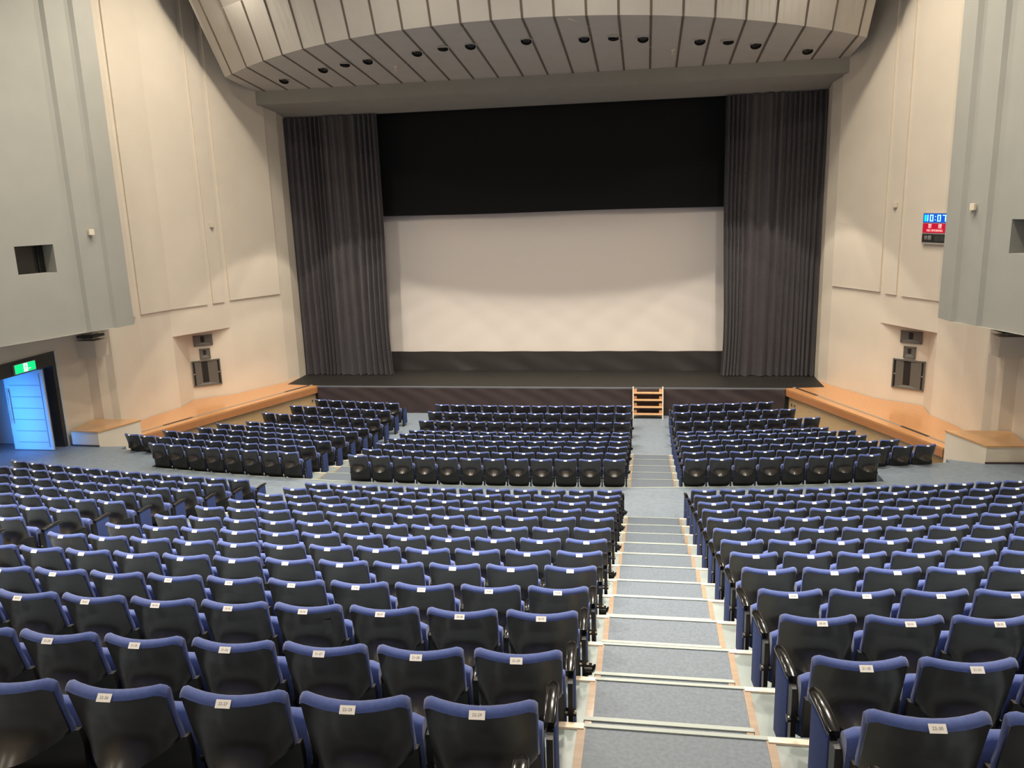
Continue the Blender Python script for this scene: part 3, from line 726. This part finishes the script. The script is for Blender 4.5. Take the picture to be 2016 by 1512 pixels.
mb = MB(); mb.box((-.012,.33,.05),(.012,.58,.535),'bluepanel'); panel_me = mb.data('end_panel', True, .01)
mb = MB(); mb.tube((0,.275,.30),(.05,.275,.30),.045,'blacklac',14,.04); mb.tube((.05,.275,.30),(.062,.275,.29),.04,'blacklac',14,.02); light_me = mb.data('aisle_light', True)
mb = MB()
mb.add([(-.032,-.0215,.8065),(.032,-.0215,.8065),(.032,.0015,.8315),(-.032,.0015,.8315)], [(0,1,2,3)], 'label')
label_me = mb.data('number_label')
SEATN = {}
def label_with_text(txt):
    if txt in SEATN: return SEATN[txt]
    mb = MB(); mb.add([(-.032,-.0215,.8065),(.032,-.0215,.8065),(.032,.0015,.8315),(-.032,.0015,.8315)], [(0,1,2,3)], 'label')
    me = mb.data('number_label'); me.materials.append(M['ink'])
    tm = text_data(txt, .017, 0)
    bm = bmesh.new(); bm.from_mesh(me); n0 = len(bm.faces)
    bm2 = bmesh.new(); bm2.from_mesh(tm); R_ = Matrix.Translation((0,-.0106,.8196)) @ Matrix.Rotation(math.atan2(.025,.023), 4, 'X')
    vm = [bm.verts.new(R_ @ v.co) for v in bm2.verts]; bm2.verts.ensure_lookup_table()
    for f in bm2.faces:
        try: nf = bm.faces.new([vm[v.index] for v in f.verts]); nf.material_index = 1
        except ValueError: pass
    bm.to_mesh(me); bm.free(); bm2.free(); SEATN[txt] = me; return me

# every seat of the hall: (row radius, floor z, block, index from the aisle, count in block, row words)
CNT_F = [8,11,10,9,9,8,8,7,6]
seats = []
def add_row(R, z, nR, nL, rowtxt, rown):
    for blk, x0, sg, n in (('middle',2.83,-1,12),('right',4.54,1,nR),('left',-4.58,-1,nL)):
        a0 = aof(R, x0)
        for k in range(n):
            a = a0+sg*k*.52/R; seats.append(dict(R=R, z=z, a=a, blk=blk, k=k, n=n, row=rowtxt, rown=rown))
for i, (R, z) in enumerate(zip(RB, ZB)):
    j = len(RB)-1-i                     # 0 for the row at the cross aisle
    add_row(R, z, 12, 12, ORD[j]+' row behind cross aisle', 10+j)
for i, (R, z) in enumerate(zip(RF, ZF)):
    add_row(R, z, CNT_F[i], CNT_F[i], (ORD[i]+' row before cross aisle'), 9-i)
single = []; bulk = []
for q in seats:
    p = Vector(polar(q['R'], q['a'], q['z']+.75)); q['p'] = p; pr2 = proj(p); q['d'] = (p-CAM).length
    vis = pr2 and -45 < pr2[0] < 2061 and pr2[1] < 1545
    near = pr2 and -500 < pr2[0] < 2500 and pr2[1] < 2300
    if vis: single.append(q)
    elif near: bulk.append(q)
single.sort(key=lambda q: q['d']); near_s = bulk; bulk = single[300:]; single = single[:300]; cut = 21.0
bulk += [q for q in near_s if q['d'] > cut]; single += [q for q in near_s if q['d'] <= cut]
def parts_of(q):
    r = [('back_shell',shell_me,0,1),('back_cushion',cush_me,0,1),('seat_cushion',seat_me,0,1),('seat_pan',pan_me,0,1)]
    lab = label_me
    if q['rown'] >= 19 and q['blk'] == 'middle': lab = label_with_text('%d-%d' % (q['rown'], 29-q['k']))
    elif q['rown'] >= 19 and q['blk'] == 'right': lab = label_with_text('%d-%d' % (q['rown'], 30+q['k']))
    r.append(('number_label',lab,0,1))
    first, last = q['k'] == 0, q['k'] == q['n']-1
    if q['blk'] == 'right': ends = ([-1] if first else [])+([1] if last else []); own = -1
    else: ends = ([1] if first else [])+([-1] if last else []); own = -1 if q['blk'] == 'middle' else 1
    if q['blk'] == 'left': sides = {1} if not last else {1,-1}
    elif q['blk'] == 'right': sides = {-1} if not last else {-1,1}
    else: sides = {-1} if not first else {-1,1}
    for sd in sorted(sides):
        r.append(('leg_frame',leg_me,sd*.26,1)); r.append(('armrest',end_arm_me if sd in ends else arm_me,sd*(.262 if sd not in ends else .256),1))
    for sd in ends:
        r.append(('end_panel',panel_me,sd*.268,1))
        if q['blk'] == 'middle' and sd == 1 and q['rown'] % 2 == 0: r.append(('aisle_light',light_me,.262,1))
    return r
for q in single:
    k, n = q['k'], q['n']
    if q['blk'] == 'middle' and k >= 6: pos = ORD[n-1-k]+' from left aisle'
    elif q['blk'] == 'middle': pos = ORD[k]+' from right aisle'
    else: pos = ORD[k]+' from '+q['blk']+' aisle'
    t = empty('auditorium_seat', polar(q['R'], q['a'], q['z']), q['a'])
    q['obj'] = t
    tag(t, 'blue tip-up seat, '+q['blk']+' block, '+q['row']+', '+pos, 'seat', 'blue and black tip-up seats of the hall')
    for nm2, me, x, _ in parts_of(q):
        c = bpy.data.objects.new(nm2, me); C.objects.link(c); c.parent = t; c.location = (x,0,0)
for q in single:
    if q['blk'] == 'middle' and q['rown'] == 20 and q['k'] == 3:
        mb = MB(); zz = [(.74,.70),(.70,.66),(.66,.62)]
        for z1, z0 in zz: mb.add([(.115,yback(z0)+ybow(.6,z0)-.0115,z0),(.165,yback(z0)+ybow(.75,z0)-.0115,z0),(.165,yback(z1)+ybow(.75,z1)-.0115,z1),(.115,yback(z1)+ybow(.6,z1)-.0115,z1)], [(0,1,2,3)], 'tapemark')
        o = mb.build('tape_mark'); o.parent = q['obj']; o['label'] = 'faded grey tape square'
# the farther seats as one object
import numpy as np
allv = []; loops = []; starts = []; tot = []; mi = []; mats = []; nv = 0; nl = 0; smooth = []
for q in bulk:
    Mw = Matrix.Translation(polar(q['R'], q['a'], q['z'])) @ Matrix.Rotation(q['a'], 4, 'Z')
    q['rown'] = min(q['rown'], 18)
    for nm2, me, x, _ in parts_of(q):
        co = np.empty(len(me.vertices)*3, np.float32); me.vertices.foreach_get('co', co); co = co.reshape(-1,3); co[:,0] += x
        Rm = np.array(Mw.to_3x3(), np.float32); co = co @ Rm.T+np.array(Mw.translation, np.float32)
        allv.append(co)
        li = np.empty(len(me.loops), np.int32); me.loops.foreach_get('vertex_index', li); loops.append(li+nv)
        ls = np.empty(len(me.polygons), np.int32); me.polygons.foreach_get('loop_start', ls); starts.append(ls+nl)
        m_ = np.empty(len(me.polygons), np.int32); me.polygons.foreach_get('material_index', m_)
        mp = []
        for mm in me.materials:
            if mm not in mats: mats.append(mm)
            mp.append(mats.index(mm))
        mi.append(np.array(mp, np.int32)[m_]); sm = np.empty(len(me.polygons), bool); me.polygons.foreach_get('use_smooth', sm); smooth.append(sm)
        nv += len(co); nl += len(li)
bm_ = bpy.data.meshes.new('far_seats'); V = np.concatenate(allv); Lp = np.concatenate(loops); S = np.concatenate(starts)
bm_.vertices.add(len(V)); bm_.vertices.foreach_set('co', V.ravel()); bm_.loops.add(len(Lp)); bm_.loops.foreach_set('vertex_index', Lp)
bm_.polygons.add(len(S)); bm_.polygons.foreach_set('loop_start', S); 
for mm in mats: bm_.materials.append(mm)
bm_.polygons.foreach_set('material_index', np.concatenate(mi)); bm_.polygons.foreach_set('use_smooth', np.concatenate(smooth))
bm_.update(calc_edges=True); bm_.validate()
o = bpy.data.objects.new('auditorium_seating', bm_); C.objects.link(o)
tag(o, 'farther rows of blue and black tip-up seats towards the stage', 'seats', None, 'stuff')
print('SEATS single', len(single), 'bulk', len(bulk), 'farthest single', single[-1]['row'])
